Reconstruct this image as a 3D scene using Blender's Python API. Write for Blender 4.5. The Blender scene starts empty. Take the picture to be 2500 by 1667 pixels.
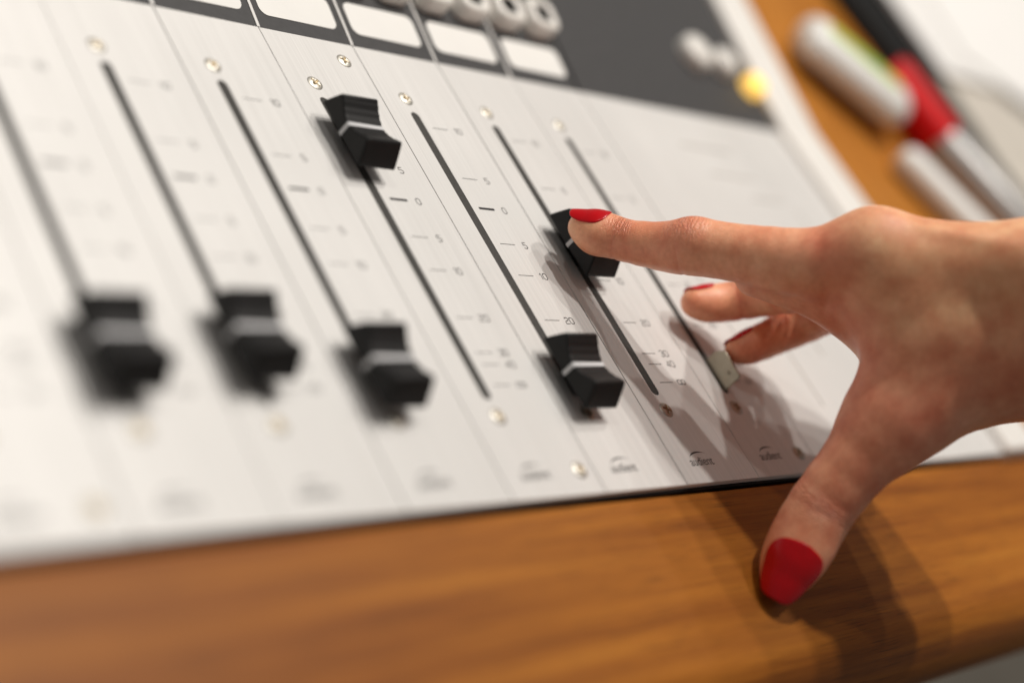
import bpy, bmesh, math, random
import numpy as np
from mathutils import Matrix, Vector
from mathutils.geometry import tessellate_polygon

random.seed(7)
rng = np.random.default_rng(7)
scene = bpy.context.scene
COL = scene.collection
MM = 0.001                                     # everything below is written in millimetres

# ------------------------------------------------------------------ camera
cam_data = bpy.data.cameras.new('camera')
cam = bpy.data.objects.new('camera', cam_data)
COL.objects.link(cam)
scene.camera = cam
_R = [[0.666100449, -0.450183683, 0.594680455],
      [0.009689768, -0.792015873, -0.610423595],
      [0.745799102, 0.412365746, -0.523199953]]
cam.matrix_world = Matrix(((_R[0][0], -_R[1][0], -_R[2][0], -0.346751659),
                           (_R[0][1], -_R[1][1], -_R[2][1], -0.168342346),
                           (_R[0][2], -_R[1][2], -_R[2][2], 0.232801677),
                           (0, 0, 0, 1)))
cam_data.sensor_width = 36.0
cam_data.sensor_fit = 'HORIZONTAL'
cam_data.lens = 3845.5168 / 2500 * 36
cam_data.clip_start = 0.01
cam_data.clip_end = 50
cam_data.dof.use_dof = True
cam_data.dof.focus_distance = 0.476
cam_data.dof.aperture_fstop = 2.8
cam_data.dof.aperture_blades = 0

# ------------------------------------------------------------------ room light
world = bpy.data.worlds.new('World')
scene.world = world
world.use_nodes = True
world.node_tree.nodes['Background'].inputs[0].default_value = (1.0, 0.94, 0.88, 1)
world.node_tree.nodes['Background'].inputs[1].default_value = 0.16


def ceiling_lamp(direction, dist, watts, size, colour=(1.0, 0.945, 0.88)):
    """a round ceiling downlight of the studio, aimed at the desk"""
    d = Vector(direction).normalized()
    target = Vector((0.05, 0.02, 0.0))
    data = bpy.data.lights.new('ceiling_lamp', 'AREA')
    data.shape = 'DISK'
    data.size = size
    data.energy = watts
    data.color = colour
    ob = bpy.data.objects.new('ceiling_lamp', data)
    ob.location = target + d * dist
    ob.rotation_euler = d.to_track_quat('Z', 'Y').to_euler()
    COL.objects.link(ob)


LAMPS = [((0.08, 0.38, 1.0), 1.55, 10.6, 0.07),
         ((0.32, 0.12, 1.0), 1.65, 7.0, 0.06),
         ((0.34, 0.64, 1.0), 1.80, 8.2, 0.06),
         ((0.56, 0.36, 1.0), 1.85, 2.8, 0.06),
         ((-0.42, 0.50, 1.0), 1.80, 2.4, 0.065)]
for a in LAMPS:
    ceiling_lamp(*a)

scene.view_settings.view_transform = 'Standard'
scene.view_settings.look = 'None'
scene.view_settings.exposure = 0.0
scene.view_settings.gamma = 1.0
scene.view_settings.use_curve_mapping = False
scene.cycles.max_bounces = 8


# ------------------------------------------------------------------ helpers
def tag(o, label, cat, group=None):
    o['label'] = label
    o['category'] = cat
    if group:
        o['group'] = group


def mesh_from(name, verts, faces, mats, smooth=False, mat_index=None):
    me = bpy.data.meshes.new(name)
    me.from_pydata([tuple(float(c) * MM for c in v) for v in verts], [], [tuple(int(i) for i in f) for f in faces])
    for m in (mats if isinstance(mats, (list, tuple)) else [mats]):
        me.materials.append(m)
    if mat_index is not None:
        me.polygons.foreach_set('material_index', np.array(mat_index, np.int32))
    if smooth:
        me.polygons.foreach_set('use_smooth', np.ones(len(me.polygons), bool))
    me.update()
    return me


def link(name, me, parent=None, loc=(0, 0, 0), rot=None):
    o = bpy.data.objects.new(name, me)
    COL.objects.link(o)
    o.location = Vector(loc) * MM
    if rot:
        o.rotation_euler = rot
    if parent:
        o.parent = parent
    return o


def fix_normals(me):
    bm = bmesh.new()
    bm.from_mesh(me)
    bmesh.ops.recalc_face_normals(bm, faces=bm.faces)
    bm.to_mesh(me)
    bm.free()


def bevel(o, w, seg=2, angle=35):
    m = o.modifiers.new('bevel', 'BEVEL')
    m.width = w * MM
    m.segments = seg
    m.limit_method = 'ANGLE'
    m.angle_limit = math.radians(angle)
    m.harden_normals = False
    return o


def smooth_shade(o, angle=40):
    me = o.data
    me.polygons.foreach_set('use_smooth', np.ones(len(me.polygons), bool))
    try:
        me.set_sharp_from_angle(angle=math.radians(angle))
    except Exception:
        pass


def stadium(cx, y0, y1, w, n=8):
    """outline of a round-ended slot along y"""
    r = w / 2
    pts = []
    for i in range(n + 1):
        a = math.pi * i / n
        pts.append((cx + r * math.cos(a), y1 - r + r * math.sin(a)))
    for i in range(n + 1):
        a = math.pi + math.pi * i / n
        pts.append((cx + r * math.cos(a), y0 + r + r * math.sin(a)))
    return pts


def rounded_rect(x0, y0, x1, y1, r, n=5):
    pts = []
    for cx, cy, a0 in ((x1 - r, y1 - r, 0), (x0 + r, y1 - r, 90), (x0 + r, y0 + r, 180), (x1 - r, y0 + r, 270)):
        for i in range(n + 1):
            a = math.radians(a0 + 90 * i / n)
            pts.append((cx + r * math.cos(a), cy + r * math.sin(a)))
    return pts


def plate_mesh(name, outer, holes, z0, z1, mats):
    """flat plate with real cut-outs"""
    loops = [outer] + holes
    flat = [p for l in loops for p in l]
    tris = tessellate_polygon([[Vector((p[0], p[1], 0)) for p in l] for l in loops])
    n = len(flat)
    verts = [(x, y, z1) for x, y in flat] + [(x, y, z0) for x, y in flat]
    faces = [tuple(t) for t in tris] + [tuple(i + n for i in reversed(t)) for t in tris]
    k = 0
    for l in loops:
        m = len(l)
        for i in range(m):
            a, b = k + i, k + (i + 1) % m
            faces.append((a, b, b + n, a + n))
        k += m
    me = mesh_from(name, verts, faces, mats)
    fix_normals(me)
    return me


def prism(name, pts, z0, z1, mats):
    return plate_mesh(name, pts, [], z0, z1, mats)


def box_mesh(name, x0, x1, y0, y1, z0, z1, mats):
    v = [(x, y, z) for x in (x0, x1) for y in (y0, y1) for z in (z0, z1)]
    f = [(0, 1, 3, 2), (4, 6, 7, 5), (0, 4, 5, 1), (2, 3, 7, 6), (0, 2, 6, 4), (1, 5, 7, 3)]
    me = mesh_from(name, v, f, mats)
    fix_normals(me)
    return me


def extrude_profile(name, prof, x0, x1, mats, nx=1, taper=None):
    """closed profile in (y,z) swept along x"""
    n = len(prof)
    verts, faces = [], []
    for i in range(nx + 1):
        x = x0 + (x1 - x0) * i / nx
        for (y, z) in prof:
            verts.append((taper(x, y, z) if taper else (x, y, z)))
    for i in range(nx):
        for j in range(n):
            a = i * n + j
            b = i * n + (j + 1) % n
            faces.append((a, b, b + n, a + n))
    faces.append(tuple(range(n)))
    faces.append(tuple(nx * n + j for j in reversed(range(n))))
    me = mesh_from(name, verts, faces, mats)
    fix_normals(me)
    return me


def stroke_mesh(name, lines, w, z, mats):
    """thin flat pen strokes (numerals), mitred polylines"""
    verts, faces = [], []
    for ln in lines:
        closed = ln[0] == ln[-1]
        p = [Vector(q) for q in (ln[:-1] if closed else ln)]
        n = len(p)
        base = len(verts)
        for i in range(n):
            a = p[i - 1] if (closed or i) else p[i]
            b = p[(i + 1) % n] if (closed or i < n - 1) else p[i]
            d1 = (p[i] - a).normalized() if (p[i] - a).length else (b - p[i]).normalized()
            d2 = (b - p[i]).normalized() if (b - p[i]).length else d1
            t = (d1 + d2).normalized()
            nrm = Vector((-t.y, t.x))
            k = w / 2 / max(0.5, nrm.dot(Vector((-d1.y, d1.x))))
            verts += [(p[i].x + nrm.x * k, p[i].y + nrm.y * k, z), (p[i].x - nrm.x * k, p[i].y - nrm.y * k, z)]
        for i in range(n if closed else n - 1):
            a, b = base + 2 * i, base + 2 * ((i + 1) % n)
            faces.append((a, a + 1, b + 1, b))
    me = mesh_from(name, verts, faces, mats)
    for p in me.polygons:
        if p.normal.z < 0:
            p.flip()
    return me


# ------------------------------------------------------------------ materials
def nodes(name):
    m = bpy.data.materials.new(name)
    m.use_nodes = True
    nt = m.node_tree
    return m, nt, nt.nodes['Principled BSDF']


def N(nt, kind, **kw):
    n = nt.nodes.new(kind)
    for k, v in kw.items():
        setattr(n, k, v)
    return n


def ramp(nt, stops):
    r = N(nt, 'ShaderNodeValToRGB')
    e = r.color_ramp.elements
    while len(e) < len(stops):
        e.new(0.5)
    for el, (p, c) in zip(e, stops):
        el.position = p
        el.color = (*c, 1)
    return r


def coords(nt, scale, kind='Object'):
    tc = N(nt, 'ShaderNodeTexCoord')
    mp = N(nt, 'ShaderNodeMapping')
    mp.inputs['Scale'].default_value = scale
    nt.links.new(tc.outputs[kind], mp.inputs[0])
    return mp


def noise(nt, vec, scale, detail=3, rough=0.55):
    n = N(nt, 'ShaderNodeTexNoise')
    n.inputs['Scale'].default_value = scale
    n.inputs['Detail'].default_value = detail
    n.inputs['Roughness'].default_value = rough
    nt.links.new(vec.outputs[0], n.inputs['Vector'])
    return n


def bump(nt, bsdf, height_socket, strength, dist):
    b = N(nt, 'ShaderNodeBump')
    b.inputs['Strength'].default_value = strength
    b.inputs['Distance'].default_value = dist
    nt.links.new(height_socket, b.inputs['Height'])
    nt.links.new(b.outputs[0], bsdf.inputs['Normal'])
    return b


def brushed(name, c_lo, c_hi, metallic, rough, aniso=0.5, along='Y', strength=0.25):
    m, nt, b = nodes(name)
    sc = (2600, 14, 2600) if along == 'Y' else (14, 2600, 2600)
    mp = coords(nt, sc)
    n1 = noise(nt, mp, 1.0, 2, 0.6)
    mp2 = coords(nt, (14, 14, 14))
    n2 = noise(nt, mp2, 1.0, 3, 0.5)
    mix = N(nt, 'ShaderNodeMath', operation='MULTIPLY_ADD')
    nt.links.new(n2.outputs[0], mix.inputs[0])
    mix.inputs[1].default_value = 0.38
    mul = N(nt, 'ShaderNodeMath', operation='MULTIPLY')
    nt.links.new(n1.outputs[0], mul.inputs[0])
    mul.inputs[1].default_value = 0.62
    nt.links.new(mul.outputs[0], mix.inputs[2])
    r = ramp(nt, [(0.3, c_lo), (0.7, c_hi)])
    nt.links.new(mix.outputs[0], r.inputs[0])
    nt.links.new(r.outputs[0], b.inputs['Base Color'])
    b.inputs['Metallic'].default_value = metallic
    b.inputs['Roughness'].default_value = rough
    b.inputs['Anisotropic'].default_value = aniso
    tg = N(nt, 'ShaderNodeTangent', direction_type='RADIAL', axis='X' if along == 'Y' else 'Y')
    nt.links.new(tg.outputs[0], b.inputs['Tangent'])
    bump(nt, b, n1.outputs[0], strength, 0.00006)
    return m


def plain(name, col, rough=0.5, metallic=0.0, spec=0.5, var=0.12, scale=60, bumpy=0.0, bscale=1500, coat=0.0):
    m, nt, b = nodes(name)
    mp = coords(nt, (1, 1, 1))
    n = noise(nt, mp, scale, 4)
    r = ramp(nt, [(0.3, tuple(c * (1 - var) for c in col)), (0.7, tuple(min(1, c * (1 + var)) for c in col))])
    nt.links.new(n.outputs[0], r.inputs[0])
    nt.links.new(r.outputs[0], b.inputs['Base Color'])
    b.inputs['Roughness'].default_value = rough
    b.inputs['Metallic'].default_value = metallic
    b.inputs['Specular IOR Level'].default_value = spec
    b.inputs['Coat Weight'].default_value = coat
    if bumpy:
        n2 = noise(nt, mp, bscale, 2)
        bump(nt, b, n2.outputs[0], bumpy, 0.0002)
    return m


def wood(name, along, stops, rough=0.35, coat=0.25):
    m, nt, b = nodes(name)
    a, c = 5.5, 150.0
    mp = coords(nt, (a, c, c) if along == 'X' else (c, a, c))
    mpw = coords(nt, (2.2, 30, 30) if along == 'X' else (30, 2.2, 30))
    n1 = noise(nt, mp, 1.0, 6, 0.62)
    n2 = noise(nt, mpw, 1.0, 3, 0.5)
    fine = noise(nt, coords(nt, (60, 1900, 1900) if along == 'X' else (1900, 60, 1900)), 1.0, 3, 0.6)
    s = N(nt, 'ShaderNodeMath', operation='MULTIPLY_ADD')
    nt.links.new(n1.outputs[0], s.inputs[0]); s.inputs[1].default_value = 0.62
    s2 = N(nt, 'ShaderNodeMath', operation='MULTIPLY'); s2.inputs[1].default_value = 0.38
    nt.links.new(n2.outputs[0], s2.inputs[0]); nt.links.new(s2.outputs[0], s.inputs[2])
    r = ramp(nt, stops)
    nt.links.new(s.outputs[0], r.inputs[0])
    # open pores: short dark dashes
    pr = ramp(nt, [(0.30, (0.45, 0.45, 0.45)), (0.46, (1, 1, 1))])
    nt.links.new(fine.outputs[0], pr.inputs[0])
    mx = N(nt, 'ShaderNodeMix', data_type='RGBA', blend_type='MULTIPLY')
    mx.inputs[0].default_value = 0.75
    nt.links.new(r.outputs[0], mx.inputs[6]); nt.links.new(pr.outputs[0], mx.inputs[7])
    nt.links.new(mx.outputs[2], b.inputs['Base Color'])
    b.inputs['Roughness'].default_value = rough
    b.inputs['Coat Weight'].default_value = coat
    b.inputs['Coat Roughness'].default_value = 0.3
    b.inputs['Specular IOR Level'].default_value = 0.2
    bump(nt, b, fine.outputs[0], 0.35, 0.0001)
    return m


M = {}
M['panel'] = brushed('brushed_aluminium', (0.62, 0.61, 0.592), (0.79, 0.778, 0.758), 0.16, 0.55, 0.5)
M['dark_panel'] = plain('dark_grey_paint', (0.058, 0.057, 0.058), 0.55, 0.0, 0.22, 0.12, 300, 0.15, 2500)
M['label'] = plain('white_label', (0.80, 0.79, 0.76), 0.5, 0, 0.4, 0.02)
M['cap'] = plain('black_plastic', (0.0065, 0.006, 0.006), 0.5, 0, 0.28, 0.2, 200, 0.25, 3500)
M['line'] = plain('white_line_paint', (0.62, 0.62, 0.63), 0.45, 0, 0.4, 0.05)
M['ink'] = plain('black_print', (0.018, 0.015, 0.016), 0.5, 0, 0.3, 0.1)
M['slot'] = plain('slot_dust_seal', (0.06, 0.057, 0.053), 0.75, 0, 0.25, 0.15, 900, 0.3, 3000)
M['black'] = plain('black_steel', (0.006, 0.006, 0.006), 0.6, 0.0, 0.2, 0.2)
M['screw'] = plain('zinc_screw', (0.50, 0.48, 0.43), 0.5, 1.0, 0.5, 0.12, 500)
M['recess'] = plain('screw_recess', (0.26, 0.20, 0.12), 0.45, 1.0, 0.5, 0.3, 900)
M['tab'] = plain('zinc_lever', (0.42, 0.39, 0.31), 0.38, 0.85, 0.5, 0.1, 300, 0.2, 1500)
M['trim'] = plain('white_trim_paint', (0.82, 0.80, 0.76), 0.35, 0.0, 0.5, 0.02)
M['button'] = plain('white_button', (0.80, 0.775, 0.73), 0.35, 0.0, 0.5, 0.03, coat=0.2)
M['red_nail'] = plain('red_nail_polish', (0.52, 0.0015, 0.006), 0.26, 0.0, 0.35, 0.05, 400)
M['wood'] = wood('oiled_teak_along', 'X', [(0.30, (0.10, 0.026, 0.003)), (0.43, (0.25, 0.076, 0.008)), (0.56, (0.375, 0.130, 0.014)), (0.72, (0.48, 0.195, 0.024))], 0.5, 0.0)
M['wood_side'] = wood('oiled_teak_across', 'Y', [(0.25, (0.27, 0.085, 0.008)), (0.5, (0.42, 0.155, 0.018)), (0.75, (0.52, 0.21, 0.028))], 0.55, 0.0)

mm_, nt_, b_ = nodes('lit_yellow_button')
b_.inputs['Base Color'].default_value = (0.85, 0.55, 0.12, 1)
b_.inputs['Emission Color'].default_value = (1.0, 0.60, 0.13, 1)
b_.inputs['Emission Strength'].default_value = 1.05
M['lit'] = mm_

# ================================================================== MIXING CONSOLE
PITCH = 37.577                    # channel width
STRIP_L, STRIP_R = -11.135, 26.442  # channel strip edges about the slot
Y_FRONT, Y_BEND = -36.4, 132.6
SLOT_Y0, SLOT_Y1 = -4.7, 105.9
GAP = 0.36
BEND = math.radians(7.5)

console = bpy.data.objects.new('mixing_console', None)
COL.objects.link(console)
console.empty_display_size = 0.05
tag(console, 'pale brushed-metal audio mixing console with black faders and an orange-brown wooden armrest', 'mixing console')

# black sheet-metal tray below the strips; its front edge shows as the dark line above the armrest
link('chassis', box_mesh('chassis', -330, 237, Y_FRONT - 0.9, 131.5, -30, -2.05, M['black']), console)
link('chassis', box_mesh('upper_chassis', -330, 237, 0.5, 330, -34, -3.2, M['black']), console, (0, Y_BEND, 0), (BEND, 0, 0))

# ---- printed scale
DIG = {
    '0': [[(0.25, 0), (0.75, 0), (1, 0.25), (1, 1.15), (0.75, 1.4), (0.25, 1.4), (0, 1.15), (0, 0.25), (0.25, 0)]],
    '1': [[(0.2, 1.1), (0.6, 1.4), (0.6, 0)]],
    '2': [[(0, 1.15), (0.25, 1.4), (0.75, 1.4), (1, 1.15), (1, 0.95), (0.75, 0.72), (0.25, 0.66), (0, 0.42), (0, 0), (1, 0)]],
    '3': [[(0, 1.2), (0.22, 1.4), (0.78, 1.4), (1, 1.15), (1, 0.95), (0.78, 0.74), (0.4, 0.74)], [(0.78, 0.74), (1, 0.5), (1, 0.22), (0.78, 0), (0.22, 0), (0, 0.2)]],
    '4': [[(0.78, 0), (0.78, 1.4), (0, 0.42), (1.05, 0.42)]],
    '5': [[(0.95, 1.4), (0.1, 1.4), (0.04, 0.8), (0.7, 0.84), (1, 0.6), (1, 0.24), (0.75, 0), (0.22, 0), (0, 0.18)]],
}


def numeral_lines(txt):
    H = 2.3 / 1.4
    if txt == 'inf':
        o = []
        for s in (-1, 1):
            c = s * 0.98
            o.append([(c - 0.55, -0.85), (c + 0.55, -0.85), (c + 0.95, -0.45), (c + 0.95, 0.45), (c + 0.55, 0.85), (c - 0.55, 0.85),
                      (c - 0.95, 0.45), (c - 0.95, -0.45), (c - 0.55, -0.85)])
        return o
    wd = [0.75 if ch == '1' else 1.0 for ch in txt]
    tot = sum(wd) + 0.32 * (len(txt) - 1)
    x = -tot / 2
    out = []
    for ch, w in zip(txt, wd):
        for ln in DIG[ch]:
            out.append([((x + a) * H, (b - 0.7) * H) for a, b in ln])
        x += w + 0.32
    return out


INK_Z = 0.035
SCALE = [('10', 100.0), ('5', 78.94), ('0', 66.71), ('5', 52.6), ('10', 40.37), ('20', 23.33), ('30', 11.15), ('40', 7.02), ('inf', 0.0)]
NUM_ME = {t: stroke_mesh('scale_numeral', numeral_lines(t), 0.27, INK_Z, M['ink']) for t in {s[0] for s in SCALE}}
MARK_ME = box_mesh('scale_mark', 5.1, 11.8, -0.11, 0.11, 0.004, INK_Z, M['ink'])
MARK0_ME = box_mesh('scale_mark', 4.8, 11.8, -0.45, 0.45, 0.004, INK_Z, M['ink'])


def logo_mesh():
    cu = bpy.data.curves.new('maker_logo', 'FONT')
    cu.body = 'audient'
    cu.size = 4.3 * MM
    cu.space_character = 0.97
    cu.align_x = 'CENTER'
    ob = bpy.data.objects.new('maker_logo_tmp', cu)
    COL.objects.link(ob)
    dg = bpy.context.evaluated_depsgraph_get()
    me = bpy.data.meshes.new_from_object(ob.evaluated_get(dg))
    bpy.data.objects.remove(ob)
    bm = bmesh.new()
    bm.from_mesh(me)
    xs = [v.co.x for v in bm.verts]
    w = max(xs) - min(xs)
    cx = (max(xs) + min(xs)) / 2
    for v in bm.verts:
        v.co.x = (v.co.x - cx) * (11.6 * MM / w)
        v.co.z = INK_Z * MM
    # the tapering arc over the word
    n = 24
    up, lo = [], []
    for i in range(n + 1):
        t = i / n
        a = math.radians(168 - 118 * t)
        th = 0.10 + 0.42 * math.sin(math.pi * min(1, t * 1.05)) ** 1.3
        R = 5.2
        x, y = R * math.cos(a) + 0.6, 2.3 * math.sin(a) + 2.35
        up.append(bm.verts.new((x * MM, (y + th / 2) * MM, INK_Z * MM)))
        lo.append(bm.verts.new((x * MM, (y - th / 2) * MM, INK_Z * MM)))
    for i in range(n):
        bm.faces.new((up[i], lo[i], lo[i + 1], up[i + 1]))
    out = bpy.data.meshes.new('maker_logo')
    bmesh.ops.recalc_face_normals(bm, faces=bm.faces)
    for f in bm.faces:
        if f.normal.z < 0:
            f.normal_flip()
    bm.to_mesh(out)
    bm.free()
    out.materials.clear()
    out.materials.append(M['ink'])
    return out


LOGO_ME = logo_mesh()


def screw_mesh():
    """raised countersunk screw with a cross recess"""
    rings = [0, 0.25, 0.5, 0.8, 1.1, 1.4, 1.7, 2.05, 2.4, 2.75, 3.0, 3.12, 3.15]
    n = 48
    verts, faces, mi = [], [], []
    for r in rings:
        for i in range(n):
            a = 2 * math.pi * i / n + 0.35
            x, y = r * math.cos(a), r * math.sin(a)
            z = 0.95 * (1 - (r / 3.25) ** 2.2)
            if r > 3.1:
                z = -0.1
            u, v = r * math.cos(a - 0.9), r * math.sin(a - 0.9)
            arm = min(abs(u), abs(v))
            if r < 1.95 and arm < 0.52:
                z -= 0.75 * (1 - r / 2.3)
            elif r < 1.2 and abs(abs(u) - abs(v)) < 0.25:
                z -= 0.25
            verts.append((x, y, z))
    for k in range(len(rings) - 1):
        for i in range(n):
            a, b = k * n + i, k * n + (i + 1) % n
            faces.append((a, b, b + n, a + n))
            r = (rings[k] + rings[k + 1]) / 2
            ang = 2 * math.pi * (i + 0.5) / n + 0.35 - 0.9
            arm = min(abs(r * math.cos(ang)), abs(r * math.sin(ang)))
            mi.append(1 if (r < 1.9 and arm < 0.45) else 0)
    me = mesh_from('screw', verts, faces, [M['screw'], M['recess']], True, mi)
    for p in me.polygons:
        if p.normal.z < 0:
            p.flip()
    return me


SCREW_ME = screw_mesh()


def add_screw(parent, x, y, z=0.0):
    s_ = link('screw', SCREW_ME, parent, (x, y, z), (0, 0, random.uniform(0, 3)))
    s_.scale = (0.88, 0.88, 0.8)


# ---- channel strips
for ch in range(-1, 7):
    x0 = (ch - 4) * PITCH
    L, Rr = x0 + STRIP_L + GAP / 2, x0 + STRIP_R - GAP / 2
    outer = [(L, Y_FRONT), (Rr, Y_FRONT), (Rr, Y_BEND), (L, Y_BEND)]
    slot = stadium(x0, SLOT_Y0, SLOT_Y1, 3.5)
    pl = link('fader_plate', plate_mesh('fader_plate', outer, [slot], -2.0, 0.0, M['panel']), console)
    pl.rotation_euler = (0, math.radians([0.0, 0.02, -0.03, 0.02, -0.02, 0.03, -0.03, 0.02][ch + 1]), 0)
    link('fader_slot', prism('fader_slot', stadium(x0, SLOT_Y0 - 1, SLOT_Y1 + 1, 5.2), -2.4, -0.18, M['slot']), pl)
    add_screw(pl, x0, 111.6)
    add_screw(pl, x0, -10.2)
    for t, y in SCALE:
        link('scale_mark', MARK0_ME if t == '0' else MARK_ME, pl, (x0, y, 0))
        link('scale_numeral', NUM_ME[t], pl, (x0 + 16.35, y, 0))
    if ch >= -1:
        link('maker_logo', LOGO_ME, pl, (x0 + 2.0, -30.4, 0))
    if ch == 3:
        add_screw(pl, -19.0, 124.4)
        add_screw(pl, -17.2, -28.6)
    if ch == 6:
        add_screw(pl, 94.3, -28.8)
    if ch == -1:
        add_screw(pl, -168.5, -28.5)

# ---- master strip
MX0, MX1 = 2 * PITCH + STRIP_R + GAP / 2, 236.8
mp_ = link('master_plate', prism('master_plate', [(MX0, Y_FRONT), (MX1, Y_FRONT), (MX1, Y_BEND), (MX0, Y_BEND)], -2.0, 0.0, M['panel']), console)
for (x, y, w, h) in [(166, 113, 34, 1.2), (172, 99, 30, 1.0), (187, 88, 22, 1.0), (150, 26, 1.2, 30), (205, 60, 1.0, 50), (128, 2, 1.0, 26), (150, -14, 16, 1.0)]:
    link('printed_rule', box_mesh('printed_rule', x - w / 2, x + w / 2, y - h / 2, y + h / 2, 0.004, INK_Z, plain('grey_print', (0.42, 0.40, 0.37), 0.5)), mp_)

# ---- dark upper strips with writing labels and buttons
LABEL_ME = prism('label_strip', rounded_rect(-15.6, 5.4, 15.4, 18.3, 3.0), 0.05, 0.16, M['label'])


def button_mesh():
    """white collar button with a dark square window"""
    verts, faces, mi = [], [], []
    def ring(hw, r, z):
        base = len(verts)
        for x, y in rounded_rect(-hw, -hw, hw, hw, r, 4):
            verts.append((x, y, z))
        return base
    n = 20
    lv = [ring(7.4, 4.2, 0), ring(7.2, 4.2, 5.6), ring(6.4, 3.8, 6.6), ring(4.2, 2.4, 6.6), ring(3.6, 2.0, 5.9), ring(3.4, 1.9, 3.0)]
    for q in range(len(lv) - 1):
        for i in range(n * 1 + 0 if False else 20):
            a, b = lv[q] + i, lv[q] + (i + 1) % 20
            faces.append((a, b, b + 20, a + 20))
            mi.append(1 if q >= 4 else 0)
    faces.append(tuple(lv[-1] + i for i in range(20)))
    mi.append(1)
    me = mesh_from('push_button', verts, faces, [M['button'], M['black']], True, mi)
    fix_normals(me)
    return me


BUTTON_ME = button_mesh()
for ch in range(-1, 7):
    x0 = (ch - 4) * PITCH
    L, Rr = STRIP_L + 0.75, STRIP_R - 0.75
    cx = (L + Rr) / 2
    up = link('label_plate', prism('label_plate', [(L - cx, 0.1), (Rr - cx, 0.1), (Rr - cx, 300), (L - cx, 300)], -1.5, 0.0, M['dark_panel']),
              console, (x0 + cx, Y_BEND, 0), (BEND, 0, 0))
    link('label_strip', LABEL_ME, up)
    for bx in (-9.4, 9.4):
        for by in (29.6, 53, 77):
            link('push_button', BUTTON_ME, up, (bx, by, 0))
    # bright folded edge between neighbouring strips
    if ch < 6:
        link('strip_edge', box_mesh('strip_edge', -0.55, 0.55, 0.1, 300, -1.5, 0.25, M['panel']), console, (x0 + STRIP_R, Y_BEND, 0), (BEND, 0, 0))
um = link('master_upper_plate', prism('master_upper_plate', [(MX0 + 0.6, 0.1), (MX1, 0.1), (MX1, 300), (MX0 + 0.6, 300)], -1.5, 0.0, M['dark_panel']),
          console, (0, Y_BEND, 0), (BEND, 0, 0))


def dome_button(name, x, y, r, mat):
    verts, faces = [], []
    prof = [(1.0, 0), (1.0, 3.5), (0.94, 5.0), (0.78, 6.0), (0.4, 6.6), (0.0, 6.7)]
    n = 24
    for k, (q, z) in enumerate(prof):
        for i in range(n):
            a = 2 * math.pi * i / n
            verts.append((r * q * math.cos(a), r * q * math.sin(a), z))
    for k in range(len(prof) - 1):
        for i in range(n):
            a, b = k * n + i, k * n + (i + 1) % n
            faces.append((a, b, b + n, a + n))
    me = mesh_from(name, verts, faces, mat, True)
    fix_normals(me)
    return link(name, me, um, (x, y, 0))


dome_button('push_button', 196, 33, 8.5, M['button'])
dome_button('push_button', 215, 31, 7.0, M['button'])
bl = dome_button('push_button', 231, 21.5, 5.6, M['lit'])
bl['label'] = 'amber lit push button'

# ---- white edge trim on the right, following the bend
def trim_sec(y):
    z = 0.0 if y < Y_BEND else (y - Y_BEND) * math.tan(BEND)
    return z


verts, faces = [], []
sec = [(237.2, -6), (237.2, 2.2), (238.4, 3.4), (264.6, 3.4), (265.8, 2.2), (265.8, -6)]
ys = [-37.2, -36.2, 60, 120] + [Y_BEND - 8 + 2 * i for i in range(9)] + [200, 300, 420]
for y in ys:
    z = trim_sec(y)
    for x, h in sec:
        verts.append((x, y, z + h - (1.0 if y < -37 else 0)))
n = len(sec)
for k in range(len(ys) - 1):
    for i in range(n):
        a, b = k * n + i, k * n + (i + 1) % n
        faces.append((a, b, b + n, a + n))
faces += [tuple(range(n)), tuple((len(ys) - 1) * n + i for i in reversed(range(n)))]
me = mesh_from('edge_trim', verts, faces, M['trim'])
fix_normals(me)
o = link('edge_trim', me, console)
bevel(o, 0.5)

# ---- wooden armrest with a rolled front, and the wooden shelf beyond the trim
prof = [(-38.1, -30), (-38.1, -2.8), (-38.5, -2.3)]
for i in range(0, 9):
    t = i / 8
    prof.append((-38.8 - 48.1 * t, -2.2 - 2.2 * t ** 2))
for i in range(1, 13):
    a = math.pi / 2 * i / 12
    prof.append((-86.9 - 17.0 * math.sin(a), -4.4 - 20.0 * (1 - math.cos(a))))
prof += [(-103.2, -32), (-99, -44), (-90, -60), (-38.1, -60)]
me = extrude_profile('armrest', prof, -340, 470, M['wood'], 20)
o = link('armrest', me, console)
smooth_shade(o, 30)

verts, faces = [], []
ys = [-37.5, 60, 110] + [Y_BEND - 8 + 2 * i for i in range(9)] + [200, 300, 420]
for y in ys:
    z = trim_sec(y)
    for x, h in [(266.1, -40), (266.1, -0.2), (266.7, 0.4), (470, 0.4), (470, -40)]:
        verts.append((x, y, z + h))
n = 5
for k in range(len(ys) - 1):
    for i in range(n):
        a, b = k * n + i, k * n + (i + 1) % n
        faces.append((a, b, b + n, a + n))
faces += [tuple(range(n)), tuple((len(ys) - 1) * n + i for i in reversed(range(n)))]
me = mesh_from('side_shelf', verts, faces, M['wood_side'])
fix_normals(me)
link('side_shelf', me, console)

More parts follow.
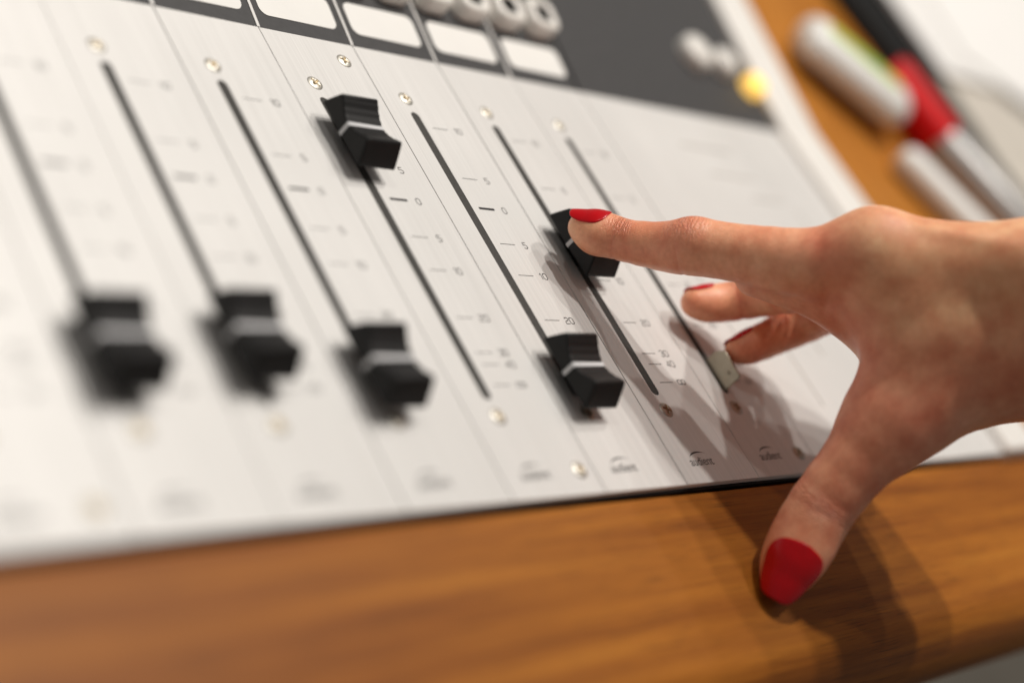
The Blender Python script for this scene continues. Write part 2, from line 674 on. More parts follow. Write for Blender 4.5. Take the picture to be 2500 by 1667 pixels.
# ---- fader caps
def cap_profile(ox=0.0, oz=0.0):
    pts = []
    # front foot, slanted front face, crest, ribbed saddle, crest, back face
    pts += [(-12.3, 4.3), (-12.45, 4.9), (-12.2, 5.6), (-10.9, 8.2), (-9.6, 10.7), (-9.0, 11.7), (-8.55, 12.1), (-8.0, 12.2)]
    m = 26
    for i in range(1, m):
        t = -1 + 2 * i / m
        y = 8.0 * t
        z = 8.75 + 3.45 * abs(t) ** 1.75
        if 0.14 < abs(t) < 0.97:
            z += 0.11 * math.cos(abs(t) * 8.0 * 2 * math.pi / 2.1)
        pts.append((y, z))
    pts += [(8.0, 12.2), (8.55, 12.1), (9.0, 11.7), (9.6, 10.7), (10.9, 8.2), (12.2, 5.6), (12.45, 4.9), (12.3, 4.3)]
    return pts


def cap_body():
    prof = cap_profile()
    me = extrude_profile('fader_cap', prof, -7.0, 7.0, M['cap'], 2,
                         lambda x, y, z: (x * (1.0 + 0.035 * (9 - z) / 5), y, z))
    return me


def cap_line():
    """white index line: a ribbon over the saddle and down both flanks"""
    hw, e = 0.68, 0.06
    def X(z):
        return 7.0 * (1.0 + 0.035 * (9 - z) / 5) + e
    top = 8.75 + 0.10
    path = [(-X(4.4), 4.4), (-X(top) , top - 0.35), (-X(top) + 0.45, top + e), (X(top) - 0.45, top + e), (X(top), top - 0.35), (X(4.4), 4.4)]
    verts, faces = [], []
    for x, z in path:
        verts += [(x, -hw, z), (x, hw, z), (x * 0.93, -hw, z - 0.4), (x * 0.93, hw, z - 0.4)]
    for i in range(len(path) - 1):
        a = 4 * i
        faces += [(a, a + 1, a + 5, a + 4), (a + 2, a + 6, a + 7, a + 3), (a, a + 4, a + 6, a + 2), (a + 1, a + 3, a + 7, a + 5)]
    faces += [(0, 2, 3, 1), (4 * len(path) - 4, 4 * len(path) - 3, 4 * len(path) - 1, 4 * len(path) - 2)]
    me = mesh_from('index_line', verts, faces, M['line'])
    fix_normals(me)
    return me


CAP_ME, CAPLINE_ME = cap_body(), cap_line()
STEM_ME = box_mesh('stem', -0.7, 0.7, -4.0, 4.0, -1.5, 6.0, M['black'])
for ch, y in ((0, 9.2), (1, 11.6), (2, 2.6), (3, 86.1), (4, 0.4), (5, 50.0)):
    c = link('fader_cap', CAP_ME, console, ((ch - 4) * PITCH, y, 0))
    bevel(c, 0.55, 3, 40)
    smooth_shade(c, 45)
    link('index_line', CAPLINE_ME, c)
    link('stem', STEM_ME, c)

# bare metal lever of the sixth fader, its cap missing
lev = [(-3.7, -2.0), (-3.5, 6.8), (-2.9, 7.4), (6.6, 7.7), (8.6, 5.0), (8.8, -2.0)]
me = extrude_profile('fader_lever', lev, 2 * PITCH - 0.45, 2 * PITCH + 0.45, M['tab'], 1)
lv = link('fader_lever', me, console)
bevel(lv, 0.2)
lv['label'] = 'bare metal fader lever without its cap'
n = 16
verts = [(-0.95, 0, 0)] + [(-0.9 if k else -0.4, 0.8 * (0.5 if k else 1) * math.cos(2 * math.pi * i / n), 0.8 * (0.5 if k else 1) * math.sin(2 * math.pi * i / n)) for k in (0, 1) for i in range(n)]
faces = [(1 + i, 1 + (i + 1) % n, 1 + n + (i + 1) % n, 1 + n + i) for i in range(n)] + [(0, 1 + n + i, 1 + n + (i + 1) % n) for i in range(n)]
me = mesh_from('dimple', verts, faces, M['tab'], True)
fix_normals(me)
link('dimple', me, lv, (2 * PITCH, 0.2, 4.6))

# ================================================================== HAND SHAPE
CAM_C = np.array([-346.751659, -168.342346, 232.801677])
CAM_R = np.array([[0.666100449, -0.450183683, 0.594680455],
                  [0.009689768, -0.792015873, -0.610423595],
                  [0.745799102, 0.412365746, -0.523199953]])
CAM_F = 3845.516757


def joint(px, py, depth):
    """anatomical landmark measured in the photograph, at its own distance from the lens (mm)"""
    v = np.array([(px - 1250.0) / CAM_F, (py - 833.5) / CAM_F, 1.0]) * depth
    return CAM_C + CAM_R.T @ v


def spline(pts, n=5):
    """Catmull-Rom through (x,y,z,r) control points"""
    P = np.array(pts, float)
    P = np.vstack([2 * P[0] - P[1], P, 2 * P[-1] - P[-2]])
    out = []
    for i in range(1, len(P) - 2):
        for t in np.linspace(0, 1, n, endpoint=False):
            a, b, c, d = P[i - 1], P[i], P[i + 1], P[i + 2]
            out.append(0.5 * (2 * b + (c - a) * t + (2 * a - 5 * b + 4 * c - d) * t * t + (3 * b - a - 3 * c + d) * t ** 3))
    out.append(P[-2])
    return np.array(out)


def smin(a, b, k):
    h = np.maximum(k - np.abs(a - b), 0.0) / k
    return np.minimum(a, b) - h * h * k * 0.25


def cone_chain(X, chain, k=0.0):
    """distance to a chain of tapered capsules (x,y,z,r per node)"""
    d = None
    for i in range(len(chain) - 1):
        A, B = chain[i, :3], chain[i + 1, :3]
        ra, rb = chain[i, 3], chain[i + 1, 3]
        ab = B - A
        t = np.clip(((X - A) @ ab) / max(ab @ ab, 1e-9), 0, 1)
        q = X - A - t[:, None] * ab
        e = np.sqrt(np.einsum('ij,ij->i', q, q)) - (ra + (rb - ra) * t)
        d = e if d is None else (smin(d, e, k) if k else np.minimum(d, e))
    return d


def J(px, py, d, r):
    return np.r_[joint(px, py, d), r]


FINGERS = {
    'index': [J(1423, 555, 484.5, 4.7), J(1452, 562, 484, 6.0), J(1490, 575, 482.5, 6.35), J(1530, 588, 480.5, 6.35), J(1612, 601, 475.5, 7.2), J(1665, 603, 471, 8.1),
              J(1715, 605, 468.5, 8.35), J(1790, 616, 465, 8.4), J(1880, 630, 461, 9.1), J(1985, 640, 457, 9.9), J(2120, 620, 453, 10.8)],
    'middle': [J(1697, 739, 508, 4.8), J(1728, 741, 510, 6.0), J(1790, 735, 512, 6.4), J(1870, 714, 508, 7.6), J(1990, 690, 490, 8.6), J(2140, 645, 470, 10.0)],
    'ring': [J(1800, 856, 508, 4.2), J(1832, 846, 510, 5.5), J(1895, 818, 514, 6.2), J(1970, 780, 514, 7.3), J(2060, 735, 502, 8.2), J(2160, 690, 487, 9.8)],
    'little': [J(2215, 900, 512, 5.0), J(2230, 880, 514, 5.8), J(2260, 830, 518, 6.6), J(2230, 770, 512, 7.4), J(2190, 745, 502, 8.8)],
    'thumb': [J(1912, 1408, 450, 6.6), J(1931, 1372, 451, 8.7), J(1961, 1318, 452.5, 9.75), J(2006, 1238, 453, 9.65), J(2088, 1133, 452, 10.2), J(2172, 1032, 453, 11.8),
              J(2250, 930, 456, 13.8)],
}
PALM = [
    # metacarpals
    [J(2120, 620, 453, 10.5), J(2300, 638, 447, 10.6), J(2560, 650, 438, 11.3)],
    [J(2140, 645, 470, 10.0), J(2330, 655, 462, 10.6), J(2580, 670, 452, 11.3)],
    [J(2160, 690, 487, 9.8), J(2350, 700, 478, 10.8), J(2590, 720, 465, 11.5)],
    [J(2190, 745, 502, 8.8), J(2370, 760, 492, 10.8), J(2600, 780, 477, 11.5)],
    # thenar: thumb metacarpal to wrist
    [J(2172, 1032, 453, 11.6), J(2290, 945, 460, 15.0), J(2420, 890, 464, 17.0), J(2600, 840, 460, 17.2)],
    # first dorsal interosseous and the web between thumb and index
    [J(2150, 720, 454, 8.6), J(2208, 850, 450.5, 9.6), J(2228, 960, 452, 10.5)],
    [J(2215, 700, 454, 10.8), J(2310, 800, 451, 14.0), J(2420, 830, 452, 15.8)],
    # pads under the index and middle knuckles
    [J(1845, 672, 474, 6.2), J(1975, 705, 469, 7.6), J(2060, 740, 470, 8.5), J(2160, 800, 472, 10.0), J(2230, 880, 470, 11.0)],
    # palm heel / hypothenar
    [J(2260, 830, 486, 11.0), J(2400, 900, 484, 14), J(2600, 880, 474, 14.5)],
    # wrist and forearm, out of frame
    [J(2580, 720, 452, 18.5), J(2900, 740, 440, 18.5), J(3500, 790, 425, 22), J(4600, 880, 402, 27)],
    [J(2600, 820, 458, 17.5), J(2900, 820, 450, 18.5), J(3500, 870, 436, 22), J(4600, 960, 414, 27)],
]
CHAINS = {k: spline(v, 2) for k, v in FINGERS.items()}
PALM_CHAINS = [spline(v, 2) if len(v) > 2 else np.array(v) for v in PALM]
BUMPS = [  # knuckle heads and pads: centre, radius
    (joint(2138, 592, 453), 9.2), (joint(1692, 590, 468), 7.0), (joint(1455, 574, 482), 6.0),
]


ALL_CHAINS = list(CHAINS.items()) + [('palm%d' % i, c) for i, c in enumerate(PALM_CHAINS)]


def hand_sdf(X, use=None, raw=False):
    """whole hand; `use` = per-chain boolean masks of the points worth evaluating"""
    D = {}
    for i, (name, c) in enumerate(ALL_CHAINS):
        k = 1.0 if name in CHAINS else 0.0
        if use is None:
            D[name] = cone_chain(X, c, k)
        else:
            d = np.full(len(X), 200.0)
            m = use[i]
            if m.any():
                d[m] = cone_chain(X[m], c, k)
            D[name] = d
    if raw:
        return np.array([D[n] for n, _ in ALL_CHAINS])
    palm = None
    for i in range(len(PALM_CHAINS)):
        e = D['palm%d' % i]
        palm = e if palm is None else smin(palm, e, 14.0)
    palm = smin(palm, np.linalg.norm(X - BUMPS[0][0], axis=1) - BUMPS[0][1], 7.0)
    total = None
    for name in CHAINS:
        f = D[name]
        if name == 'index':
            for cc, r in BUMPS[1:]:
                f = smin(f, np.linalg.norm(X - cc, axis=1) - r, 3.0)
        f = smin(f, palm, 9.0 if name == 'thumb' else 6.0)
        total = f if total is None else smin(total, f, 0.8)
    return total


def surface_nets(sdf, lo, hi, h, B=8):
    """naive surface nets, evaluated only in blocks near the surface"""
    lo = np.array(lo, float)
    nb = np.ceil((np.array(hi) - lo) / (h * B)).astype(int)
    n = nb * B + 1
    g = np.stack(np.meshgrid(*[np.arange(m) for m in nb], indexing='ij'), -1).reshape(-1, 3)
    cen = lo + (g + 0.5) * B * h
    dc = sdf(cen)
    V = np.empty(n, np.float32)
    # coarse sign fill
    big = dc.reshape(nb)
    idx = [np.minimum(np.arange(m) // B, k - 1) for m, k in zip(n, nb)]
    V[:] = big[np.ix_(*idx)]
    near = np.abs(dc) < B * h * 0.88 + 0.3
    act = g[near]
    raw = hand_sdf(cen[near], raw=True)
    use = raw < raw.min(0) + 2 * B * h * 0.87 + 14.5
    off = np.stack(np.meshgrid(*[np.arange(B + 1)] * 3, indexing='ij'), -1).reshape(-1, 3)
    for s in range(0, len(act), 400):
        I = (act[s:s + 400, None, :] * B + off[None]).reshape(-1, 3)
        V[I[:, 0], I[:, 1], I[:, 2]] = sdf(lo + I * h, use=np.repeat(use[:, s:s + 400], len(off), axis=1))
    S = V < 0
    c8 = [S[i:n[0] - 1 + i, j:n[1] - 1 + j, k:n[2] - 1 + k] for i in (0, 1) for j in (0, 1) for k in (0, 1)]
    cnt = sum(c.astype(np.int8) for c in c8)
    cells = np.argwhere((cnt > 0) & (cnt < 8))
    cid = -np.ones(np.array(n) - 1, np.int32)
    cid[cells[:, 0], cells[:, 1], cells[:, 2]] = np.arange(len(cells))
    acc = np.zeros((len(cells), 3))
    num = np.zeros(len(cells))
    corners = [(i, j, k) for i in (0, 1) for j in (0, 1) for k in (0, 1)]
    for a in range(8):
        for b in range(a + 1, 8):
            A, Bc = np.array(corners[a]), np.array(corners[b])
            if np.abs(A - Bc).sum() != 1:
                continue
            pa, pb = cells + A, cells + Bc
            va, vb = V[pa[:, 0], pa[:, 1], pa[:, 2]], V[pb[:, 0], pb[:, 1], pb[:, 2]]
            m = (va < 0) != (vb < 0)
            t = np.where(m, va / np.where(m, va - vb, 1), 0)
            acc += np.where(m[:, None], A + t[:, None] * (Bc - A), 0)
            num += m
    verts = lo + (cells + acc / num[:, None]) * h
    quads = []
    for ax in range(3):
        u, v = (ax + 1) % 3, (ax + 2) % 3
        sl0 = [slice(1, -1)] * 3
        sl0[ax] = slice(0, -1)
        sl1 = list(sl0)
        sl1[ax] = slice(1, None)
        s0, s1 = S[tuple(sl0)], S[tuple(sl1)]
        E = np.argwhere(s0 != s1)
        base = E.copy()
        base[:, u] += 1
        base[:, v] += 1
        inside0 = s0[E[:, 0], E[:, 1], E[:, 2]]
        def at(du, dv):
            q = base.copy(); q[:, u] -= du; q[:, v] -= dv
            return cid[q[:, 0], q[:, 1], q[:, 2]]
        Q = np.stack([at(1, 1), at(0, 1), at(0, 0), at(1, 0)], 1)
        Q[~inside0] = Q[~inside0][:, ::-1]
        quads.append(Q)
    quads = np.vstack(quads)
    quads = quads[(quads >= 0).all(1)]
    return verts, quads


def sdf_normal(X, e=0.3):
    out = np.zeros_like(X)
    for i in range(3):
        d = np.zeros(3)
        d[i] = e
        out[:, i] = hand_sdf(X + d) - hand_sdf(X - d)
    return out / np.maximum(np.linalg.norm(out, axis=1), 1e-9)[:, None]

# ================================================================== HAND
def skin_material():
    m, nt, b = nodes('skin')
    at = N(nt, 'ShaderNodeVertexColor', layer_name='tint')
    mp = coords(nt, (1, 1, 1))
    n1 = noise(nt, mp, 140, 4, 0.6)
    n2 = noise(nt, mp, 700, 3, 0.6)
    r1 = ramp(nt, [(0.32, (0.90, 0.74, 0.70)), (0.66, (1.06, 1.09, 1.09))])
    nt.links.new(n1.outputs[0], r1.inputs[0])
    mx = N(nt, 'ShaderNodeMix', data_type='RGBA', blend_type='MULTIPLY')
    mx.inputs[0].default_value = 1.0
    nt.links.new(r1.outputs[0], mx.inputs[7])
    n3 = noise(nt, mp, 48, 3, 0.55)
    r3 = ramp(nt, [(0.35, (0.93, 0.76, 0.72)), (0.62, (1.03, 1.06, 1.05))])
    nt.links.new(n3.outputs[0], r3.inputs[0])
    mx3 = N(nt, 'ShaderNodeMix', data_type='RGBA', blend_type='MULTIPLY')
    mx3.inputs[0].default_value = 1.0
    nt.links.new(at.outputs[0], mx3.inputs[6])
    nt.links.new(r3.outputs[0], mx3.inputs[7])
    r2 = ramp(nt, [(0.35, (0.94, 0.91, 0.90)), (0.65, (1.03, 1.03, 1.03))])
    nt.links.new(n2.outputs[0], r2.inputs[0])
    mx2 = N(nt, 'ShaderNodeMix', data_type='RGBA', blend_type='MULTIPLY')
    mx2.inputs[0].default_value = 1.0
    nt.links.new(mx3.outputs[2], mx.inputs[6])
    nt.links.new(mx.outputs[2], mx2.inputs[6])
    nt.links.new(r2.outputs[0], mx2.inputs[7])
    nt.links.new(mx2.outputs[2], b.inputs['Base Color'])
    b.inputs['Subsurface Weight'].default_value = 0.28
    b.inputs['Subsurface Radius'].default_value = (1.0, 0.32, 0.18)
    b.inputs['Subsurface Scale'].default_value = 0.0035
    b.inputs['Roughness'].default_value = 0.42
    b.inputs['Specular IOR Level'].default_value = 0.42
    # skin relief: fine cells everywhere, fold lines over the joints
    vo = N(nt, 'ShaderNodeTexVoronoi', feature='DISTANCE_TO_EDGE')
    vo.inputs['Scale'].default_value = 1150
    nt.links.new(mp.outputs[0], vo.inputs['Vector'])
    fs = N(nt, 'ShaderNodeAttribute', attribute_name='along')
    wr = N(nt, 'ShaderNodeAttribute', attribute_name='wrinkle')
    nz = noise(nt, mp, 230, 4, 0.65)
    ph = N(nt, 'ShaderNodeMath', operation='MULTIPLY_ADD')
    nt.links.new(nz.outputs[0], ph.inputs[0]); ph.inputs[1].default_value = 26.0
    sc = N(nt, 'ShaderNodeMath', operation='MULTIPLY'); sc.inputs[1].default_value = 2 * math.pi / 1.05
    nt.links.new(fs.outputs['Fac'], sc.inputs[0]); nt.links.new(sc.outputs[0], ph.inputs[2])
    sn = N(nt, 'ShaderNodeMath', operation='SINE'); nt.links.new(ph.outputs[0], sn.inputs[0])
    ab = N(nt, 'ShaderNodeMath', operation='POWER')
    s01 = N(nt, 'ShaderNodeMath', operation='MULTIPLY_ADD'); s01.inputs[1].default_value = 0.5; s01.inputs[2].default_value = 0.5
    nt.links.new(sn.outputs[0], s01.inputs[0]); nt.links.new(s01.outputs[0], ab.inputs[0]); ab.inputs[1].default_value = 0.45
    wm = N(nt, 'ShaderNodeMath', operation='MULTIPLY')
    nt.links.new(ab.outputs[0], wm.inputs[0]); nt.links.new(wr.outputs['Fac'], wm.inputs[1])
    vm = N(nt, 'ShaderNodeMath', operation='MULTIPLY'); vm.inputs[1].default_value = 240.0
    nt.links.new(vo.outputs['Distance'], vm.inputs[0])
    vm.inputs[1].default_value = 0.35
    sm = N(nt, 'ShaderNodeMath', operation='ADD')
    nt.links.new(wm.outputs[0], sm.inputs[0]); nt.links.new(vm.outputs[0], sm.inputs[1])
    bump(nt, b, sm.outputs[0], 1.0, 0.0003)
    return m


M['skin'] = skin_material()

_lo, _hi = np.array([2.0, -206.0, -8.0]), np.array([236.0, 74.0, 268.0])
HV, HQ = surface_nets(hand_sdf, _lo, _hi, 0.8)


def relax(V, Q, it=2, lam=0.45):
    E = np.vstack([Q[:, [0, 1]], Q[:, [1, 2]], Q[:, [2, 3]], Q[:, [3, 0]]])
    for _ in range(it):
        acc = np.zeros_like(V); cnt = np.zeros(len(V))
        for d in range(3):
            acc[:, d] = np.bincount(E[:, 0], V[E[:, 1], d], len(V)) + np.bincount(E[:, 1], V[E[:, 0], d], len(V))
        cnt = np.bincount(E[:, 0], minlength=len(V)) + np.bincount(E[:, 1], minlength=len(V))
        V = V + lam * (acc / np.maximum(cnt, 1)[:, None] - V)
    return V


HV = relax(HV, HQ, 3)


def chain_param(X, chain):
    """distance from the tip along the finger, and nearest axis point"""
    best = np.full(len(X), 1e9); s = np.zeros(len(X)); near = np.zeros_like(X)
    acc = 0.0
    for i in range(len(chain) - 1):
        A, B = chain[i, :3], chain[i + 1, :3]
        ab = B - A; L = np.linalg.norm(ab)
        t = np.clip(((X - A) @ ab) / (L * L), 0, 1)
        q = A + t[:, None] * ab
        d = np.linalg.norm(X - q, axis=1)
        m = d < best
        best[m] = d[m]; s[m] = acc + t[m] * L; near[m] = q[m]
        acc += L
    return s, near, best


def camdir(x, y, z):
    v = CAM_R.T @ np.array([x, y, z], float)
    return v / np.linalg.norm(v)


DORSAL = {'index': camdir(-0.05, -0.965, -0.24), 'thumb': camdir(0.04, -0.24, -0.97), 'middle': camdir(0.2, -0.92, 0.32), 'ring': camdir(-0.3, -0.92, 0.26), 'little': camdir(0, -1, 0)}


def gauss(s, c, w):
    return np.exp(-((s - c) / w) ** 2)


tint = np.tile(np.array([0.90, 0.475, 0.285]), (len(HV), 1))
along = np.zeros(len(HV)); wrinkle = np.zeros(len(HV))
red = np.zeros(len(HV))
disp = np.zeros(len(HV))
allS = np.array([cone_chain(HV, c) for c in CHAINS.values()])
owner = allS.argmin(0)


def quad_normals(V, Q):
    fn = np.cross(V[Q[:, 2]] - V[Q[:, 0]], V[Q[:, 3]] - V[Q[:, 1]])
    out = np.zeros_like(V)
    for d in range(3):
        for k in range(4):
            out[:, d] += np.bincount(Q[:, k], fn[:, d], len(V))
    return out / np.maximum(np.linalg.norm(out, axis=1), 1e-9)[:, None]


HN = quad_normals(HV, HQ)
for fi, (name, c) in enumerate(CHAINS.items()):
    m = (owner == fi) & (allS[fi] < 4.0)
    s, near, dist = chain_param(HV[m], c)
    side = HN[m] @ DORSAL[name]
    dors = np.clip(side * 1.4, 0, 1)
    palmar = np.clip(-side * 1.2 + 0.2, 0, 1)
    along[m] = s
    if name == 'index':
        dip, pip = 14.0, 35.5
    elif name == 'thumb':
        dip, pip = 24.0, 300.0
    else:
        dip, pip = 17.0, 34.0
    w = dors * (gauss(s, dip - 1.0, 4.2) + 0.9 * gauss(s, pip, 5.0)) + 0.28 * palmar * gauss(s, dip, 5)
    wrinkle[m] = w * 1.1
    red[m] = 0.55 * gauss(s, pip, 5.0) * (0.4 + dors) + 0.40 * gauss(s, dip, 4.0) + 0.45 * gauss(s, 2.0, 7.0) * (1 - dors) + 0.18
    # flexion creases on the inner side, soft dips over the joints
    crease = gauss(s, dip - 1.5, 0.55) * np.clip(1 - dors * 1.3, 0, 1) * 0.22 + gauss(s, pip - 1.2, 0.7) * np.clip(1 - dors * 1.3, 0, 1) * 0.25
    if name == 'thumb':
        crease = (gauss(s, dip - 2.6, 0.7) + 0.8 * gauss(s, dip + 0.2, 0.7) + 0.6 * gauss(s, dip + 2.6, 0.8)) * 0.16 * dors
    disp[m] = -crease
    red[m] += crease * 2.2
# knuckles and web of the hand
for c, r, a in ((joint(2010, 585, 447), 8, 0.8), (joint(1985, 770, 462), 9, 0.5), (joint(2110, 880, 448), 14, 0.55), (joint(2200, 1030, 442), 34, 0.5), (joint(2360, 1000, 440), 34, 0.4), (joint(2050, 700, 452), 10, 0.4)):
    red += a * np.exp(-(np.linalg.norm(HV - c, axis=1) / r) ** 2)
yel = 0.0 * red
for c, r, a in ((joint(2260, 590, 440), 18, 0.7), (joint(2420, 620, 433), 28, 0.8), (joint(1400, 570, 481), 5, 0.9), (joint(2300, 720, 445), 20, 0.4)):
    yel += a * np.exp(-(np.linalg.norm(HV - c, axis=1) / r) ** 2)
# tendon ridge and veins on the back of the hand, folds in the web
for (a, b_), w, h in (((joint(2150, 555, 447), joint(2480, 600, 432)), 2.4, 0.9), ((joint(2070, 640, 446), joint(2060, 770, 459)), 2.0, -0.6), ((joint(2100, 660, 445), joint(2095, 800, 452)), 2.4, 0.4),
                      ((joint(2030, 690, 450), joint(2010, 775, 462)), 1.4, -0.4), ((joint(2150, 905, 447), joint(2320, 800, 445)), 3.0, 0.45), ((joint(2165, 600, 442), joint(2175, 560, 446)), 2.0, -0.5)):
    ab = b_ - a
    t = np.clip(((HV - a) @ ab) / (ab @ ab), 0, 1)
    d = np.linalg.norm(HV - a - t[:, None] * ab, axis=1)
    disp += h * np.exp(-(d / w) ** 2) * np.clip(1.2 - np.abs(t - 0.5) * 2, 0, 1)
red = np.clip(red, 0, 1.2)[:, None]
yel = np.clip(yel, 0, 1)[:, None]
tint = tint * (1 - 0.42 * red) + 0.42 * red * np.array([0.74, 0.20, 0.135])
tint = tint * (1 - 0.5 * yel) + 0.5 * yel * np.array([0.87, 0.56, 0.30])
HV2 = HV + HN * disp[:, None]

me = mesh_from('person', HV2, HQ, M['skin'], True)
ca = me.color_attributes.new('tint', 'FLOAT_COLOR', 'POINT')
ca.data.foreach_set('color', np.c_[tint, np.ones(len(tint))].astype(np.float32).ravel())
for nm, arr in (('along', along), ('wrinkle', wrinkle)):
    at = me.attributes.new(nm, 'FLOAT', 'POINT')
    at.data.foreach_set('value', arr.astype(np.float32))
person = link('person', me)
tag(person, 'hand with red nail polish, index finger on a fader cap, thumb on the armrest', 'person')


def nail(fname, dorsal, s0, s1, half_deg, square=2.4, endw=0.4, lift=0.20, name='fingernail'):
    """curved nail plate seated on the finger; s runs from the tip node (0) towards the palm"""
    c = CHAINS[fname]
    seg = np.r_[0, np.cumsum(np.linalg.norm(np.diff(c[:, :3], axis=0), axis=1))]
    tip = c[0, :3]
    axis = tip - np.array([np.interp(7.0, seg, c[:, d]) for d in range(3)])
    axis /= np.linalg.norm(axis)
    nrm = dorsal - axis * (dorsal @ axis)
    nrm /= np.linalg.norm(nrm)
    bi = np.cross(axis, nrm)
    tt = np.linspace(0.2, 16, 160)

    def radius(s, d):
        X_ = tip - axis * s + tt[:, None] * d
        f = cone_chain(X_, c, 1.0)
        if fname == 'index':
            f = smin(f, np.linalg.norm(X_ - BUMPS[2][0], axis=1) - BUMPS[2][1], 3.0)
        ins = np.nonzero(f < 0)[0]
        if len(ins) == 0:
            return 4.0
        k = min(ins[-1], len(tt) - 2)
        return tt[k] + (tt[k + 1] - tt[k]) * f[k] / (f[k] - f[k + 1])

    NU, NV = 16, 24
    rad = np.zeros((NV + 1, NU + 1))
    dirs = np.zeros((NV + 1, NU + 1, 3))
    ss = np.linspace(s0, -s1, NV + 1)             # from cuticle to free edge
    for j, s in enumerate(ss):
        v = j / NV
        prox = (1 - (1 - min(1, v / 0.45)) ** square) ** (1 / square)
        dist_ = (1 - max(0.0, (v - 0.55) / 0.45) ** square) ** (1 / square)
        wv = max(0.05, prox * (endw + (1 - endw) * dist_))
        for i in range(NU + 1):
            th = math.radians(half_deg) * wv * (2 * i / NU - 1)
            d = math.cos(th) * nrm + math.sin(th) * bi
            dirs[j, i] = d
            if s >= 0:
                rad[j, i] = radius(s, d)
            else:
                r0, r3 = radius(0, d), radius(3.0, d)
                rad[j, i] = r0 - (r3 - r0) / 3 * 0.55 * (-s) - 0.012 * s * s
    for _ in range(4):
        rad[1:-1] = (rad[:-2] + 2 * rad[1:-1] + rad[2:]) / 4
    grid = tip - axis * ss[:, None, None] + dirs * (rad + lift)[..., None]
    w = NU + 1
    faces = [(j * w + i, j * w + i + 1, (j + 1) * w + i + 1, (j + 1) * w + i) for j in range(NV) for i in range(NU)]
    me = mesh_from(name, grid.reshape(-1, 3), faces, M['red_nail'], True)
    bm = bmesh.new(); bm.from_mesh(me)
    bmesh.ops.recalc_face_normals(bm, faces=bm.faces)
    f0 = next(iter(bm.faces))
    if f0.normal.dot(Vector(nrm)) < 0:
        bmesh.ops.reverse_faces(bm, faces=bm.faces)
    bm.to_mesh(me); bm.free()
    ob = link(name, me, person)
    so = ob.modifiers.new('thickness', 'SOLIDIFY')
    so.thickness = 0.45 * MM
    so.offset = -0.4
    sb = ob.modifiers.new('smooth', 'SUBSURF')
    sb.levels = sb.render_levels = 1
    return ob


nail('index', DORSAL['index'], 7.6, 4.9, 62)
nail('thumb', DORSAL['thumb'], 9.8, 7.9, 66, 2.3, 0.34)
nail('middle', DORSAL['middle'], 6.5, 2.6, 50)
nail('ring', DORSAL['ring'], 7.5, 2.6, 52)
nail('little', DORSAL['little'], 6.0, 2.5, 46)

# ================================================================== THINGS ON THE SHELF
def tube(name, a, b, radii, mat, parent=None, n=24, cap=True):
    """round body from a to b with (t, r) stations"""
    a, b = Vector(a), Vector(b)
    ax = (b - a).normalized()
    u = ax.orthogonal().normalized()
    v = ax.cross(u)
    verts, faces = [], []
    for t, r in radii:
        p = a.lerp(b, t)
        for i in range(n):
            th = 2 * math.pi * i / n
            verts.append(p + u * (r * math.cos(th)) + v * (r * math.sin(th)))
    for k in range(len(radii) - 1):
        for i in range(n):
            q, w = k * n + i, k * n + (i + 1) % n
            faces.append((q, w, w + n, q + n))
    faces += [tuple(range(n)), tuple((len(radii) - 1) * n + i for i in reversed(range(n)))]
    me = mesh_from(name, verts, faces, mat, True)
    fix_normals(me)
    o = link(name, me, parent)
    smooth_shade(o, 40)
    return o


def thing(name, label, cat, loc, group=None):
    e = bpy.data.objects.new(name, None)
    COL.objects.link(e)
    e.location = Vector(loc) * MM
    e.empty_display_size = 0.02
    tag(e, label, cat, group)
    return e


def shelf_z(y):
    return 0.4 + trim_sec(y)


M['white_plastic'] = plain('white_plastic', (0.80, 0.80, 0.77), 0.35, 0, 0.5, 0.02)
M['green_print'] = plain('green_print', (0.42, 0.62, 0.10), 0.4, 0, 0.5, 0.05)
M['red_plastic'] = plain('red_plastic', (0.60, 0.003, 0.005), 0.45, 0, 0.2, 0.05)
M['silver_plastic'] = plain('silver_plastic', (0.46, 0.45, 0.44), 0.3, 0.4, 0.5, 0.05)
M['paper'] = plain('white_paper', (0.82, 0.81, 0.79), 0.7, 0, 0.2, 0.02)
M['grey_paper'] = plain('grey_card', (0.55, 0.51, 0.45), 0.7, 0, 0.2, 0.04)


def P3(x, y, r):
    return Vector((x, y, shelf_z(y) + r))


def sub(o, t):
    o.location = -Vector(t.location)
    return o


# chunky white bottle with a green print
a, b = P3(289, 187, 13.5), P3(337, 151, 13.5)
t = thing('bottle', 'chunky white plastic bottle with green print lying on the wooden shelf', 'bottle', a)
sub(tube('body', a, b, [(0, 8.5), (0.03, 11.5), (0.10, 13.4), (0.8, 13.5), (0.9, 12.2), (0.97, 9.0), (1.0, 6.0)], M['white_plastic'], t), t)
ax = (b - a).normalized()
ups = Vector((0.35, 0.45, 0.82)); ups = (ups - ax * ups.dot(ax)).normalized(); sd = ax.cross(ups)
verts = []
for q in (0.10, 0.80):
    p = a.lerp(b, q)
    for i in range(13):
        th = math.radians(-8 + 62 * i / 12)
        d = ups * math.cos(th) + sd * math.sin(th)
        verts.append(p + d * 13.75)
me = mesh_from('printed_label', verts, [(i, i + 1, i + 14, i + 13) for i in range(12)], M['green_print'], True)
sub(link('printed_label', me, t), t)

t.scale = (1.12, 1.12, 0.75)
t.location.z -= 0.003

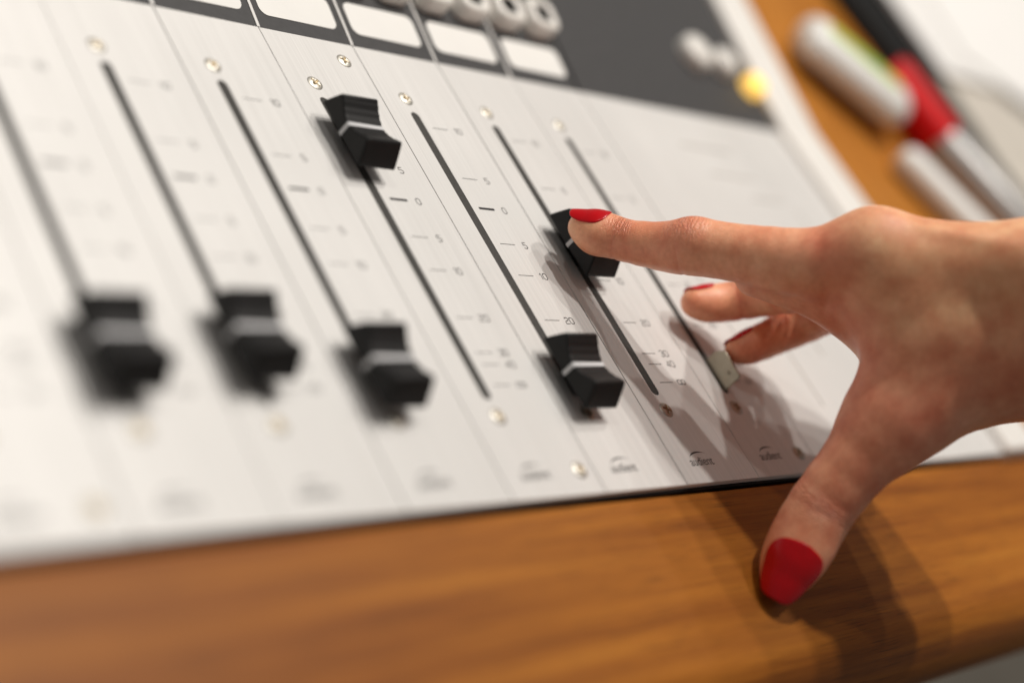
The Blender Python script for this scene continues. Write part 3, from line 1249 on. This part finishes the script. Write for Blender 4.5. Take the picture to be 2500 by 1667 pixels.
# marker: grey barrel, bright red cap
a, b = P3(357, 176, 11), P3(373.5, 136, 11)
t = thing('marker', 'grey marker with a bright red cap beside the black board', 'marker', a)
ax = (b - a).normalized()
sub(tube('cap', a, b, [(0, 8.0), (0.03, 10.0), (0.1, 10.9), (1.0, 11.6)], M['red_plastic'], t), t)
e = Vector((404, 44, shelf_z(44) + 11))
sub(tube('barrel', b + ax * 0.3, e, [(0, 10.2), (0.04, 10.4), (0.95, 10.4), (1.0, 9.0)], M['silver_plastic'], t), t)

# slim white pen in front of it
a, b = P3(325, 124, 7.5), P3(362, 42, 7.5)
t = thing('pen', 'slim white pen on the wooden shelf just above the back of the hand', 'pen', a)
sub(tube('barrel', a, b, [(0, 4), (0.02, 6.5), (0.06, 7.5), (1, 7.5)], M['white_plastic'], t), t)
sub(tube('tip', b, b + (b - a).normalized() * 14, [(0, 6.5), (0.6, 3), (1, 0.8)], M['white_plastic'], t), t)


# black board with white papers at the far right
def slab(name, rows, z0, z1, mat, parent):
    """flat sheet resting on the shelf: rows of (y, x_left, x_right), following the bend"""
    ys = sorted({r_[0] for r_ in rows} | ({Y_BEND} if rows[0][0] < Y_BEND < rows[-1][0] else set()))
    Y = [r_[0] for r_ in rows]
    verts = []
    for y in ys:
        xl, xr = np.interp(y, Y, [r_[1] for r_ in rows]), np.interp(y, Y, [r_[2] for r_ in rows])
        z = trim_sec(y)
        verts += [(xl, y, z + z0), (xr, y, z + z0), (xr, y, z + z1), (xl, y, z + z1)]
    faces = []
    for k in range(len(ys) - 1):
        for i in range(4):
            q, w = 4 * k + i, 4 * k + (i + 1) % 4
            faces.append((q, w, w + 4, q + 4))
    faces += [(0, 1, 2, 3), tuple(4 * (len(ys) - 1) + i for i in (3, 2, 1, 0))]
    me = mesh_from(name, verts, faces, mat)
    fix_normals(me)
    return link(name, me, parent)


cb = thing('clipboard', 'black board lying along the right edge of the wooden shelf under the papers', 'clipboard', (0, 0, 0))
slab('board', [(-60, 416, 800), (60, 410, 800), (130, 404, 800), (172, 392, 800), (228, 366, 800), (420, 285, 800)], 0.8, 8, M['black'], cb)
pp = thing('paper_stack', 'loose white paper sheets stacked on the black board at far right', 'paper', (0, 0, 0))
slab('sheet', [(-60, 456, 800), (110, 442, 800), (150, 437, 800), (198, 424, 800)], 8.3, 9.2, M['grey_paper'], pp)
slab('sheet', [(186, 428, 800), (233, 412, 800), (420, 330, 800)], 9.5, 12.5, M['paper'], pp)
slab('sheet', [(168, 540, 800), (200, 462, 800), (400, 430, 800)], 12.8, 14.5, M['paper'], pp)

# ================================================================== FLOOR
fl = link('floor', box_mesh('floor', -4000, 4000, -4000, 4000, -760, -740, plain('grey_carpet', (0.20, 0.18, 0.15), 0.9, 0, 0.2, 0.15, 8, 0.4, 400)))
fl['kind'] = 'structure'
